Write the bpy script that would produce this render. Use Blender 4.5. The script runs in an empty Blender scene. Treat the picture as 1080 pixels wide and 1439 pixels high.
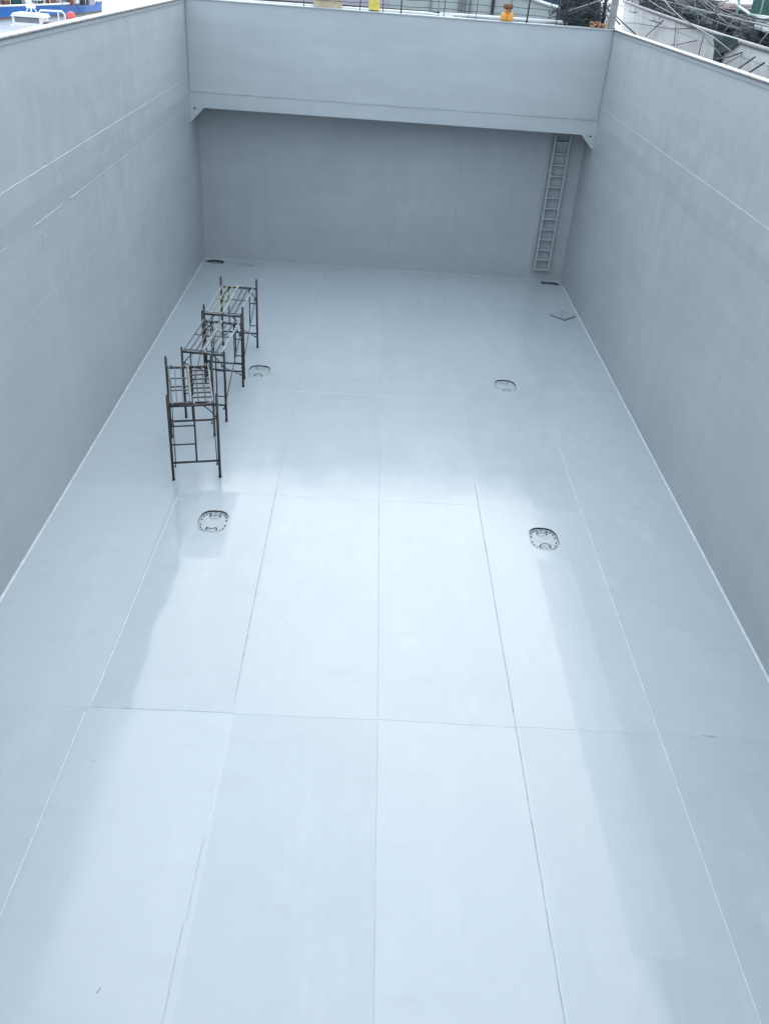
import bpy, bmesh, math, random
from mathutils import Vector, Matrix
random.seed(7)
S = bpy.context.scene
COL = S.collection
PI = math.pi

# ------------------------------------------------------------------ helpers
class MB:
    """collects shapes, then links them as ONE mesh object"""
    def __init__(self):
        self.bm = bmesh.new()
    def box(self, lo, hi, m=0, mat=None):
        x0, y0, z0 = lo; x1, y1, z1 = hi
        vs = [self.bm.verts.new(p) for p in ((x0,y0,z0),(x1,y0,z0),(x1,y1,z0),(x0,y1,z0),(x0,y0,z1),(x1,y0,z1),(x1,y1,z1),(x0,y1,z1))]
        if mat is not None:
            for v in vs: v.co = mat @ v.co
        for f in ((3,2,1,0),(4,5,6,7),(0,1,5,4),(1,2,6,5),(2,3,7,6),(3,0,4,7)):
            self.bm.faces.new([vs[i] for i in f]).material_index = m
        return self
    def tube(self, pts, r, n=8, m=0, caps=True, smooth=True):
        pts = [Vector(p) for p in pts]
        rings = []
        up = None
        for i, p in enumerate(pts):
            a = pts[max(i-1, 0)]; b = pts[min(i+1, len(pts)-1)]
            t = (b-a)
            if t.length < 1e-9: t = Vector((0,0,1))
            t.normalize()
            if up is None:
                up = Vector((0,0,1)) if abs(t.z) < .9 else Vector((1,0,0))
            s = t.cross(up)
            if s.length < 1e-5:
                s = t.cross(Vector((.3,.9,.1)))
            s.normalize(); u = s.cross(t).normalized(); up = u
            rr = r[i] if isinstance(r, (list, tuple)) else r
            rings.append([self.bm.verts.new(p + s*rr*math.cos(2*PI*k/n) + u*rr*math.sin(2*PI*k/n)) for k in range(n)])
        for A, B in zip(rings, rings[1:]):
            for k in range(n):
                f = self.bm.faces.new((A[k], A[(k+1)%n], B[(k+1)%n], B[k])); f.material_index = m; f.smooth = smooth
        if caps:
            self.bm.faces.new(rings[0][::-1]).material_index = m
            self.bm.faces.new(rings[-1]).material_index = m
        return self
    def face(self, pts, m=0):
        f = self.bm.faces.new([self.bm.verts.new(p) for p in pts]); f.material_index = m
        return f
    def prism(self, outline, vec, m=0):
        """closed outline (list of 3D points) extruded along vec"""
        vec = Vector(vec)
        A = [self.bm.verts.new(p) for p in outline]
        B = [self.bm.verts.new(Vector(p)+vec) for p in outline]
        n = len(A)
        self.bm.faces.new(A[::-1]).material_index = m
        self.bm.faces.new(B).material_index = m
        for i in range(n):
            self.bm.faces.new((A[i], A[(i+1)%n], B[(i+1)%n], B[i])).material_index = m
        return self
    def lathe(self, prof, c, n=16, m=0, smooth=True):
        cx, cy, cz = c
        R = [[self.bm.verts.new((cx+r*math.cos(2*PI*k/n), cy+r*math.sin(2*PI*k/n), cz+z)) for k in range(n)] for r, z in prof]
        for A, B in zip(R, R[1:]):
            for k in range(n):
                f = self.bm.faces.new((A[k], A[(k+1)%n], B[(k+1)%n], B[k])); f.material_index = m; f.smooth = smooth
        self.bm.faces.new(R[0][::-1]).material_index = m
        self.bm.faces.new(R[-1]).material_index = m
        return self
    def strip(self, A, B, m=0, smooth=False):
        va = [self.bm.verts.new(p) for p in A]; vb = [self.bm.verts.new(p) for p in B]
        for i in range(len(A)-1):
            f = self.bm.faces.new((va[i], va[i+1], vb[i+1], vb[i])); f.material_index = m; f.smooth = smooth
        return self
    def bead(self, pts, w, h, nrm, m=0, jit=.004):
        """weld bead: a low three sided ridge along pts standing off the surface with normal nrm"""
        nrm = Vector(nrm); pts = [Vector(p) for p in pts]
        rows = []
        for i, p in enumerate(pts):
            t = (pts[min(i+1, len(pts)-1)] - pts[max(i-1, 0)]).normalized()
            s = t.cross(nrm).normalized()
            o = s*random.uniform(-jit, jit); ww = w*random.uniform(.7, 1.25); hh = h*random.uniform(.7, 1.2)
            rows.append([self.bm.verts.new(q) for q in (p+o-s*ww/2, p+o-s*ww*.2+nrm*hh, p+o+s*ww*.2+nrm*hh, p+o+s*ww/2)])
        for A, B in zip(rows, rows[1:]):
            for k in range(3):
                f = self.bm.faces.new((A[k], A[k+1], B[k+1], B[k])); f.material_index = m
        return self
    def build(self, name, mats, parent=None, recalc=True):
        if recalc: bmesh.ops.recalc_face_normals(self.bm, faces=self.bm.faces)
        me = bpy.data.meshes.new(name); self.bm.to_mesh(me); self.bm.free()
        if not isinstance(mats, (list, tuple)): mats = [mats]
        for mm in mats: me.materials.append(mm)
        o = bpy.data.objects.new(name, me); COL.objects.link(o)
        if parent: o.parent = parent
        return o

def tag(o, label=None, cat=None, group=None, kind=None):
    if label: o['label'] = label
    if cat: o['category'] = cat
    if group: o['group'] = group
    if kind: o['kind'] = kind
    return o

def empty(name, label, cat, loc=(0,0,0), rz=0, group=None):
    o = bpy.data.objects.new(name, None); COL.objects.link(o)
    o.location = loc; o.rotation_euler = (0,0,rz); o.empty_display_size = .2
    return tag(o, label, cat, group)

def copy_tree(o, parent=None):
    c = o.copy(); COL.objects.link(c)
    if parent: c.parent = parent
    for ch in list(o.children): copy_tree(ch, c)
    return c

def line(a, b, step=.12):
    a, b = Vector(a), Vector(b); n = max(1, int((b-a).length/step))
    return [a.lerp(b, i/n) for i in range(n+1)]

# ------------------------------------------------------------------ materials
class NT:
    def __init__(self, name):
        self.m = bpy.data.materials.new(name); self.m.use_nodes = True
        self.t = self.m.node_tree; self.N = self.t.nodes; self.L = self.t.links
        self.b = self.N['Principled BSDF']
        self.co = self.N.new('ShaderNodeTexCoord').outputs['Object']
    def link(self, a, b): self.L.new(a, b)
    def noise(self, scale, detail=3, rough=.55, vec=None, sx=1, sy=1, sz=1):
        mp = self.N.new('ShaderNodeMapping'); mp.inputs['Scale'].default_value = (sx, sy, sz)
        self.link(vec or self.co, mp.inputs['Vector'])
        n = self.N.new('ShaderNodeTexNoise'); n.inputs['Scale'].default_value = scale
        n.inputs['Detail'].default_value = detail; n.inputs['Roughness'].default_value = rough
        self.link(mp.outputs[0], n.inputs['Vector'])
        return n.outputs['Fac']
    def math(self, op, a, b=None, c=None, clamp=False):
        n = self.N.new('ShaderNodeMath'); n.operation = op; n.use_clamp = clamp
        for i, v in enumerate((a, b, c)):
            if v is None: continue
            if isinstance(v, (int, float)): n.inputs[i].default_value = v
            else: self.link(v, n.inputs[i])
        return n.outputs[0]
    def rng(self, v, a, b, c, d):
        n = self.N.new('ShaderNodeMapRange')
        for i, q in enumerate((a, b, c, d)): n.inputs[i+1].default_value = q
        self.link(v, n.inputs[0]); return n.outputs[0]
    def mix(self, f, a, b):
        n = self.N.new('ShaderNodeMix'); n.data_type = 'RGBA'
        if isinstance(f, (int, float)): n.inputs[0].default_value = f
        else: self.link(f, n.inputs[0])
        for i, v in ((6, a), (7, b)):
            if isinstance(v, tuple): n.inputs[i].default_value = (*v, 1)
            else: self.link(v, n.inputs[i])
        return n.outputs[2]
    def xyz(self):
        n = self.N.new('ShaderNodeSeparateXYZ'); self.link(self.co, n.inputs[0]); return n.outputs
    def rect(self, X, Y, x0, x1, y0, y1, s):
        a = self.math('MULTIPLY', self.rng(X, x0-s, x0+s, 0, 1), self.rng(X, x1-s, x1+s, 1, 0))
        b = self.math('MULTIPLY', self.rng(Y, y0-s, y0+s, 0, 1), self.rng(Y, y1-s, y1+s, 1, 0))
        return self.math('MULTIPLY', a, b)
    def bump(self, h, dist, strength=1.0):
        n = self.N.new('ShaderNodeBump'); n.inputs['Distance'].default_value = dist; n.inputs['Strength'].default_value = strength
        self.link(h, n.inputs['Height']); self.link(n.outputs[0], self.b.inputs['Normal'])
    def set(self, col=None, rough=None, metal=None, spec=None):
        for k, v in (('Base Color', col), ('Roughness', rough), ('Metallic', metal), ('Specular IOR Level', spec)):
            if v is None: continue
            if isinstance(v, tuple): self.b.inputs[k].default_value = (*v, 1)
            elif isinstance(v, (int, float)): self.b.inputs[k].default_value = v
            else: self.link(v, self.b.inputs[k])
        return self

def simple(name, c, rough=.5, metal=0, var=.25, scale=6, bump=0, c2=None):
    t = NT(name)
    n = t.noise(scale, 5)
    f = t.rng(n, .3, .7, 0, 1)
    d = c2 or tuple(x*(1-var) for x in c)
    t.set(t.mix(f, d, c), t.rng(t.noise(scale*2.3, 3), .3, .7, max(rough-.1, .05), min(rough+.12, 1)), metal)
    if bump: t.bump(t.noise(scale*4, 4), bump)
    return t.m

M = {}
# glossy tank-top paint
def floor_paint():
    t = NT('floor_paint'); X, Y, Z = t.xyz()
    # one tone and gloss per plate
    v = t.N.new('ShaderNodeCombineXYZ')
    t.link(t.math('FLOOR', t.math('DIVIDE', t.math('ADD', X, 8.6), 2.15)), v.inputs[0])
    t.link(t.math('FLOOR', t.math('DIVIDE', t.math('SUBTRACT', Y, 9.1), 6.2)), v.inputs[1])
    w = t.N.new('ShaderNodeTexWhiteNoise'); w.noise_dimensions = '2D'; t.link(v.outputs[0], w.inputs['Vector'])
    big = t.noise(.35, 4); mid = t.noise(1.3, 6, .6); roll = t.noise(2.2, 4, .6, sx=1, sy=.18)
    f = t.math('ADD', t.math('MULTIPLY', big, .5), t.math('MULTIPLY', mid, .5))
    col = t.mix(t.rng(f, .15, .85, 0, 1), (.298, .344, .386), (.348, .396, .438))
    col = t.mix(t.math('MULTIPLY', w.outputs[0], .6), col, (.375, .422, .465))
    fine = t.noise(26, 3); col = t.mix(t.rng(fine, .5, .9, 0, .06), col, (.22, .26, .30))
    roller = t.noise(1.7, 5, .65, sx=1, sy=.3); col = t.mix(t.rng(roller, .52, .72, 0, .30), col, (.42, .465, .505))
    smear = t.noise(1.2, 6, .7, sx=.5, sy=1.3); col = t.mix(t.rng(smear, .56, .74, 0, .22), col, (.24, .275, .305))
    foot = t.noise(7, 4, .7); dirt = t.math('MULTIPLY', t.rng(foot, .6, .75, 0, .3), t.rng(t.noise(.5, 2), .5, .65, 0, 1)); col = t.mix(dirt, col, (.22, .245, .265))
    # rougher touched-up areas around the covers and along the right margin plate
    r1 = t.rect(X, Y, -3.75, -2.98, 12.95, 15.3, .05)
    r2 = t.rect(X, Y, 3.05, 3.72, 5.6, 13.5, .04)
    far = t.rng(t.math('ADD', Y, t.math('MULTIPLY', big, 2.5)), 15.2, 19.5, 0, .07)
    r3 = t.rect(X, Y, -5.2, -3.9, 8.6, 12.6, .35)
    soft = t.noise(.9, 2, .5, sx=1, sy=.35); st = t.noise(2.6, 3, .6, sx=1, sy=.16); wob = t.math('ADD', t.rng(soft, .25, .75, -.04, .06), t.rng(st, .2, .8, -.03, .05))
    ro = t.math('ADD', t.rng(w.outputs[0], 0, 1, .06, .12), wob)
    ro = t.math('ADD', ro, far)
    ro = t.math('ADD', ro, t.math('MULTIPLY', r1, .22)); ro = t.math('ADD', ro, t.math('MULTIPLY', r2, .16))
    r4 = t.rect(X, Y, 1.3, 3.75, 3.0, 6.38, .06); sw = t.noise(1.6, 4, .6, sx=1, sy=.35)
    ro = t.math('ADD', ro, t.math('MULTIPLY', r4, t.rng(sw, .2, .8, -.08, .14)))
    t.set(col, t.math('MAXIMUM', ro, .07), None, .45)
    h = t.math('ADD', t.math('MULTIPLY', t.noise(.55, 2), 1.0), t.math('MULTIPLY', t.noise(3.0, 3), .05))
    t.bump(h, .013, 1.0)
    return t.m
M['floor'] = floor_paint()

def wall_paint(name, c1, c2, rough=.42):
    t = NT(name)
    big = t.noise(.3, 5, .6); mid = t.noise(1.6, 6, .65, sz=.7); streak = t.noise(2.5, 3, .5, sx=1, sy=1, sz=.08)
    X, Y, Z = t.xyz()
    v = t.N.new('ShaderNodeCombineXYZ')
    t.link(t.math('FLOOR', t.math('DIVIDE', t.math('ADD', Z, .05), 1.96)), v.inputs[0]); t.link(t.math('FLOOR', t.math('DIVIDE', t.math('SUBTRACT', Y, 9.1), 6.2)), v.inputs[1])
    wn = t.N.new('ShaderNodeTexWhiteNoise'); wn.noise_dimensions = '2D'; t.link(v.outputs[0], wn.inputs['Vector'])
    band = t.noise(1.1, 4, .6, sx=.25, sy=.12, sz=1.6)
    f = t.math('ADD', t.math('ADD', t.math('MULTIPLY', big, .45), t.math('MULTIPLY', mid, .35)), t.math('MULTIPLY', streak, .2))
    col = t.mix(t.rng(f, .35, .65, 0, 1), c1, c2)
    col = t.mix(t.math('MULTIPLY', wn.outputs[0], .22), col, (.43, .455, .485)); col = t.mix(t.rng(band, .35, .7, 0, .32), col, (.275, .305, .33))
    sc = t.noise(6, 6, .7); col = t.mix(t.rng(sc, .55, .8, 0, .12), col, (.58, .63, .69))
    t.set(col, t.rng(mid, .3, .7, rough-.1, rough+.12))
    t.bump(t.math('ADD', t.noise(.7, 2), t.math('MULTIPLY', t.noise(5, 3), .05)), .025, 1.0)
    return t.m
M['wall'] = wall_paint('wall_paint', (.333, .358, .384), (.395, .42, .448))
M['beam'] = wall_paint('beam_paint', (.388, .424, .455), (.424, .46, .492), .38)
M['weld_light'] = simple('fresh_paint_on_weld', (.48, .53, .57), .35, var=.25, scale=9)
M['weld_soft'] = simple('painted_weld', (.36, .405, .44), .35, var=.2, scale=9)
M['weld_dark'] = simple('bare_weld', (.315, .36, .395), .4, var=.45, scale=7)
M['edge_bar'] = simple('worn_edge_bar', (.17, .18, .20), .45, var=.5, scale=5)
M['flange'] = simple('pale_flange', (.70, .71, .76), .45, var=.15, scale=3)
M['rim'] = simple('dark_gasket', (.035, .045, .06), .5, var=.5, scale=20)
M['pit'] = simple('well_inside', (.05, .06, .075), .5, var=.4, scale=8)
M['cover'] = simple('cover_paint', (.33, .375, .41), .25, var=.08, scale=5)
M['bolt'] = simple('oily_bolt', (.14, .165, .185), .45, .4, var=.4, scale=30)
M['ladder'] = simple('ladder_paint', (.37, .415, .445), .4, var=.12, scale=4)
M['scaf'] = simple('scaffold_steel', (.022, .028, .036), .5, .2, var=.5, scale=9, c2=(.04, .032, .03))
M['scaf_mid'] = simple('scaffold_brace_steel', (.09, .10, .115), .4, .5, var=.5, scale=9)
M['galv'] = simple('galvanised_plank', (.42, .44, .47), .4, .35, var=.4, scale=7)
M['galv_mid'] = simple('dull_galvanised_plank', (.24, .255, .27), .45, .35, var=.5, scale=8)
M['galv_dark'] = simple('plank_rib_steel', (.12, .13, .145), .45, .4, var=.5, scale=7)
M['stained'] = simple('plank_stained', (.34, .35, .25), .6, .1, var=.5, scale=6)
M['white'] = simple('white_boat_paint', (.80, .81, .83), .35, var=.1, scale=1.5)
M['blue'] = simple('blue_hull_paint', (.022, .16, .50), .35, var=.25, scale=.4)
M['navy'] = simple('navy_paint', (.012, .06, .15), .45, var=.4, scale=2)
M['boot'] = simple('brown_boot_topping', (.19, .14, .14), .6, var=.3, scale=.6)
M['lightgrey'] = simple('grey_waterline_growth', (.34, .34, .32), .7, var=.3, scale=.6)
M['dark'] = simple('dark_fittings', (.03, .036, .042), .5, var=.5, scale=3)
M['glass'] = simple('wheelhouse_glass', (.26, .25, .29), .12, var=.3, scale=1)
M['red'] = simple('faded_red_float', (.75, .12, .13), .5, var=.3, scale=4)
M['ply'] = simple('plywood', (.50, .41, .29), .7, var=.3, scale=7)
M['yellow'] = simple('yellow_paint', (.72, .60, .14), .5, var=.3, scale=8)
M['orange'] = simple('orange_paint', (.80, .36, .07), .5, var=.35, scale=10)
M['rust'] = simple('rusty_steel', (.23, .10, .06), .8, var=.5, scale=9, bump=.01)
M['steel'] = simple('grey_steel_post', (.20, .205, .215), .5, var=.35, scale=4)
M['paleship'] = simple('pale_green_grey_hull', (.42, .47, .475), .5, var=.12, scale=.7)
M['lilac'] = simple('lilac_grey_plate', (.40, .39, .45), .5, var=.12, scale=.7)
M['net'] = simple('dark_net', (.018, .03, .036), .8, var=.5, scale=6)
M['net_teal'] = simple('teal_net', (.02, .075, .085), .8, var=.5, scale=4)
M['rope_grey'] = simple('grey_rope', (.16, .18, .20), .8, var=.4, scale=6)
M['rope_pale'] = simple('pale_rope', (.36, .38, .42), .8, var=.3, scale=6)
M['rope_tan'] = simple('tan_rope', (.52, .33, .19), .8, var=.5, scale=12)
M['tarp'] = simple('dark_green_tarp', (.012, .045, .045), .6, var=.4, scale=5)
M['greenrail'] = simple('pale_green_rail_paint', (.36, .50, .46), .45, var=.25, scale=6)
M['green'] = simple('dark_green_canvas', (.015, .10, .085), .7, var=.4, scale=2)
M['sack'] = simple('tan_sack', (.48, .36, .26), .85, var=.35, scale=7, bump=.02)
M['pink'] = simple('pinkish_crate_paint', (.55, .42, .43), .7, var=.4, scale=3)
M['deck'] = simple('deck_paint', (.20, .22, .23), .6, var=.35, scale=1.5)
M['hullred'] = simple('own_hull_paint', (.10, .11, .12), .5, var=.3, scale=.7)
M['bounce_cut'] = simple('dark_bounce_cut', (.07, .08, .095), .6, var=.3, scale=2)  # invented near-black tone that soaks up bounce light under the hatch beam
M['shore'] = simple('hazy_shore', (.17, .20, .22), .9, var=.3, scale=.02)
M['pipe_white'] = simple('white_pipe', (.74, .75, .78), .4, var=.2, scale=5)

def streaked_hull():
    t = NT('weathered_white_hull')
    st = t.noise(3.2, 5, .65, sx=1, sy=1, sz=.05); st2 = t.noise(9, 4, .6, sz=.04); patch = t.noise(.8, 5, .6)
    col = t.mix(t.rng(patch, .35, .7, 0, 1), (.70, .68, .70), (.60, .62, .60))
    col = t.mix(t.rng(st, .52, .72, 0, .65), col, (.33, .33, .35))
    col = t.mix(t.rng(st2, .58, .75, 0, .5), col, (.27, .26, .27))
    col = t.mix(t.rng(t.noise(1.1, 4, .6, sz=.25), .62, .74, 0, .35), col, (.36, .38, .30))
    t.set(col, .6); t.bump(st2, .006)
    return t.m
M['whitehull'] = streaked_hull()

def water_mat():
    t = NT('harbour_water')
    t.set((.40, .40, .45), t.rng(t.noise(.08, 3), .3, .7, .12, .3))
    t.bump(t.math('ADD', t.noise(.5, 4, sx=1, sy=.6), t.math('MULTIPLY', t.noise(2.2, 4), .3)), .22)
    return t.m
M['water'] = water_mat()

# ------------------------------------------------------------------ dimensions (metres; tank top at z = 0)
W = 6.5; H = 8.19; Y1 = 29.8; Y2 = 31.08; ZB = 5.2; ZK = 5.645; YN = .3; Z_DECK = 7.1; Z_WATER = 1.0

# ------------------------------------------------------------------ floor with pits for manholes and bilge wells
def superellipse(cx, cy, a, b, n=44, e=2.7):
    out = []
    for k in range(n):
        t = 2*PI*k/n; c, s = math.cos(t), math.sin(t)
        out.append((cx + a*math.copysign(abs(c)**(2/e), c), cy + b*math.copysign(abs(s)**(2/e), s)))
    return out
MAN = [(-3.33, 14.19), (3.31, 14.22), (-3.33, 21.5), (3.37, 21.52)]
holes = [superellipse(x, y, .29, .385) for x, y in MAN]
well_left = [(-6.42, 30.72), (-6.22, 30.58), (-5.84, 30.56), (-5.76, 30.66), (-5.80, 30.86), (-6.12, 30.92), (-6.30, 30.84)]
well_right = [(5.74, 30.66), (5.80, 30.58), (6.28, 30.58), (6.40, 30.70), (6.28, 30.84), (5.80, 30.86), (5.74, 30.80)]
def floor():
    mb = MB(); bm = mb.bm
    edges = []
    for ring in [[(-W, -.9), (W, -.9), (W, Y2), (-W, Y2)]] + holes + [well_left, well_right]:
        vs = [bm.verts.new((x, y, 0)) for x, y in ring]
        edges += [bm.edges.new((vs[i], vs[(i+1) % len(vs)])) for i in range(len(vs))]
    bmesh.ops.triangle_fill(bm, edges=edges, use_beauty=True, use_dissolve=False)
    for f in bm.faces:
        if f.normal.z < 0: f.normal_flip()
    def seam(x0, y0, x1, y1, m, w=.03, h=.009, jit=.004):
        w *= .6; h = .0018
        mb.bead(line((x0, y0, 0), (x1, y1, 0), .14), w, h, (0,0,1), m, jit)
    # longitudinal seams
    seam(0, .4, 0, 9.05, 3, .022); seam(0, 9.2, -.04, 16.6, 3, .03); seam(-.04, 16.6, -.05, 30.9, 3, .02)
    seam(2.1, .4, 2.1, 9.0, 2, .024); seam(2.1, 9.0, 2.08, 16.2, 2, .028); seam(2.08, 16.2, 2.08, 30.9, 3, .018)
    seam(-2.25, .4, -2.25, 5.8, 3, .04); seam(-2.22, 5.8, -2.22, 7.0, 3, .03); seam(-2.2, 7.0, -2.2, 9.0, 1, .03); seam(-2.19, 9.3, -2.22, 15.4, 2, .026); seam(-2.22, 15.4, -2.22, 30.9, 3, .022)
    seam(-4.46, .4, -4.34, 9.0, 1, .026); seam(-4.30, 9.2, -4.21, 15.0, 1, .032); seam(-4.2, 15.0, -4.2, 30.5, 3, .02)
    seam(4.33, .4, 4.30, 9.1, 1, .026); seam(4.30, 9.1, 4.28, 18.2, 1, .026); seam(4.28, 18.2, 4.28, 30.6, 3, .018)
    # transverse seams
    seam(-4.9, 9.08, -4.3, 9.09, 3, .03); seam(-4.26, 9.1, -2.2, 9.12, 2, .026); seam(-2.2, 9.1, 0, 9.12, 3, .03); seam(0, 9.13, 2.1, 9.1, 3, .022); seam(2.1, 9.12, 4.9, 9.1, 3, .018)
    seam(4.95, 9.13, 5.22, 9.1, 2, .05)
    seam(-2.2, 15.28, 2.1, 15.34, 3, .018); seam(-4.2, 15.25, -2.2, 15.28, 3, .018)
    seam(-3.6, 20.36, 1.2, 20.46, 3, .045, .012); seam(1.2, 20.46, 4.3, 20.5, 3, .02)
    seam(-6.4, 25.6, 6.4, 25.7, 3, .016)
    # fillet welds along the walls, pale with fresh paint
    for s in (-1, 1):
        A = [(s*(W-.035), y, .002) for y in [i*.5 for i in range(0, 62)]]; B = [(s*W, y, .032) for y in [i*.5 for i in range(0, 62)]]
        mb.strip(A, B, 1)
    A = [(-W+i*.5, Y2-.035, .002) for i in range(27)]; B = [(-W+i*.5, Y2, .03) for i in range(27)]
    mb.strip(A, B, 3)
    # small scars and droppings left on the paint
    for x, y, a, l in ((-3.85, 7.75, .5, .09), (-3.99, 8.1, .1, .05), (-3.02, 4.95, 1.2, .06), (-1.6, 11.2, .9, .04), (1.1, 19.0, .5, .04)):
        mb.bead(line((x, y, 0), (x+l*math.cos(a), y+l*math.sin(a), 0), .03), .022, .006, (0,0,1), 2 if l == .06 else 1)
    o = mb.build('floor', [M['floor'], M['weld_light'], M['weld_dark'], M['weld_soft']], recalc=False)
    tag(o, 'glossy pale grey painted steel floor of the cargo hold with weld seams', 'floor', kind='structure')
floor()

# manhole covers: dark rim of the pit, plate, studs, two bent handles
man_labels = ['oval manhole cover in the hold floor just in front of the nearest scaffold',
              'oval manhole cover near the right wall, nearer one, with handles bowed towards each other',
              'oval manhole cover partly beside the legs of the middle scaffold',
              'oval manhole cover near the right wall, farther one, faint and with hardly any studs showing']
def manhole(i):
    x, y = MAN[i]
    e = empty('manhole_cover', man_labels[i], 'manhole', (x, y, 0), 0, 'manhole covers in the hold floor')
    mb = MB(); ring = superellipse(0, 0, .29, .385); deep = -.038
    n = len(ring)
    top = [mb.bm.verts.new((a, b, .006)) for a, b in ring]; bot = [mb.bm.verts.new((a, b, deep)) for a, b in ring]
    lip = [mb.bm.verts.new((a*1.035, b*1.028, .002)) for a, b in ring]
    for k in range(n):
        f = mb.bm.faces.new((top[k], top[(k+1)%n], bot[(k+1)%n], bot[k])); f.normal_update()
        mb.bm.faces.new((lip[k], lip[(k+1)%n], top[(k+1)%n], top[k])).material_index = 1
    mb.build('rim', [M['rim'], M['floor']], e, recalc=False)
    mb = MB(); r2 = superellipse(0, 0, .288, .383)
    mb.prism([(a, b, deep-.02) for a, b in r2], (0, 0, .018))
    mb.build('cover_plate', M['cover'], e)
    studs = 18 if i < 2 else 8
    for k in range(studs):
        t = 2*PI*(k+.5)/studs; c, s = math.cos(t), math.sin(t)
        px, py = .245*math.copysign(abs(c)**(2/2.7), c), .335*math.copysign(abs(s)**(2/2.7), s)
        mb = MB(); mb.lathe([(.016, 0), (.016, .014), (.009, .015), (.009, .026), (.005, .028)], (px, py, deep-.002), 8)
        mb.build('stud', M['bolt'] if i < 2 else M['cover'], e)
    for j, yy in enumerate((.235, -.225)):
        bow = -1 if (j == 0 or i == 0) else 1
        pts = [(-.10, yy, deep), (-.10, yy, deep+.03)] + [(-.095+.19*q/8, yy+bow*.045*math.sin(PI*q/8), deep+.045) for q in range(9)] + [(.10, yy, deep+.03), (.10, yy, deep)]
        mb = MB(); mb.tube(pts, .009, 6); mb.lathe([(.024, 0), (.02, .012)], (-.10, yy, deep-.002), 8); mb.lathe([(.024, 0), (.02, .012)], (.10, yy, deep-.002), 8)
        mb.build('handle', M['bolt'] if i < 2 or (i == 2 and j == 1) else M['cover'], e)
for i in range(4): manhole(i)

def bilge_well(ring, label, inner):
    cx = sum(p[0] for p in ring)/len(ring); cy = sum(p[1] for p in ring)/len(ring)
    e = empty('bilge_well', label, 'bilge well', (cx, cy, 0), 0, 'bilge wells at the foot of the end bulkhead')
    loc = [(a-cx, b-cy) for a, b in ring]; n = len(loc)
    mb = MB(); T = [mb.bm.verts.new((a, b, .012)) for a, b in loc]; B = [mb.bm.verts.new((a, b, -.3)) for a, b in loc]
    O = [mb.bm.verts.new((a*1.05, b*1.08, .003)) for a, b in loc]
    for k in range(n):
        mb.bm.faces.new((T[k], T[(k+1)%n], B[(k+1)%n], B[k])); mb.bm.faces.new((O[k], O[(k+1)%n], T[(k+1)%n], T[k]))
    mb.bm.faces.new(B)
    mb.build('well_lining', M['pit'], e, recalc=False)
    mb = MB(); mb.prism([(a*.8, b*.66-.015, -.05) for a, b in loc], (0, 0, .02))
    mb.build('strainer_plate', M[inner], e)
bilge_well(well_left, 'dark open bilge well sunk in the back left floor corner', 'steel')
bilge_well(well_right, 'small dark bilge well sunk in the back right floor corner under the ladder', 'cover')

# perforated drain plate, back left
def drain_plate():
    e = empty('drain_plate', 'flat perforated drain plate on the floor beside the back left bilge well', 'drain plate', (-4.97, 30.69, .0), math.radians(1))
    mb = MB(); xs = [-.31 + .62*i/9 for i in range(10)]; ys = [-.13, -.065, 0, .065, .13]
    for k in range(5): mb.box((-.315, ys[k]-.017, .005), (.315, ys[k]+.017, .017))
    for k in range(10): mb.box((xs[k]-.02, -.15, .0055), (xs[k]+.02, .15, .0165))
    mb.build('grid_plate', M['weld_soft'], e)
    mb = MB(); mb.box((-.32, -.15, .001), (.32, .15, .003)); mb.build('backing', M['pit'], e)
drain_plate()

# loose square grating lying askew by the right wall
def loose_grating():
    e = empty('floor_grating', 'loose square grating lying askew on the floor against the right wall', 'grating', (5.95, 27.36, .0), math.radians(44))
    mb = MB(); a = .29
    for s in (-1, 1):
        mb.box((-a, s*a-.012, .026), (a, s*a+.012, .05)); mb.box((s*a-.0115, -a, .027), (s*a+.0115, a, .0495))
    mb.build('frame', M['cover'], e)
    mb = MB()
    for s in (-1, 1): mb.box((-a+.002, s*a-.010, .002), (a-.002, s*a+.010, .0259)); mb.box((s*a-.0095, -a+.002, .003), (s*a+.0095, a-.002, .0255))
    mb.build('under_edge', M['rim'], e)
    mb = MB()
    for k in range(1, 8):
        q = -a + 2*a*k/8; mb.box((q-.026, -a+.014, .03), (q+.026, a-.014, .048)); 
    for k in range(1, 6):
        q = -a + 2*a*k/6; mb.box((-a+.014, q-.026, .031), (a-.014, q+.026, .0475))
    mb.build('bars', M['cover'], e)
    for sx in (-1, 1):
        for sy in (-1, 1):
            mb = MB(); mb.box((sx*(a-.03)-.02, sy*(a-.03)-.02, 0), (sx*(a-.03)+.02, sy*(a-.03)+.02, .029)); mb.build('foot', M['rim'], e)
loose_grating()

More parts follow.
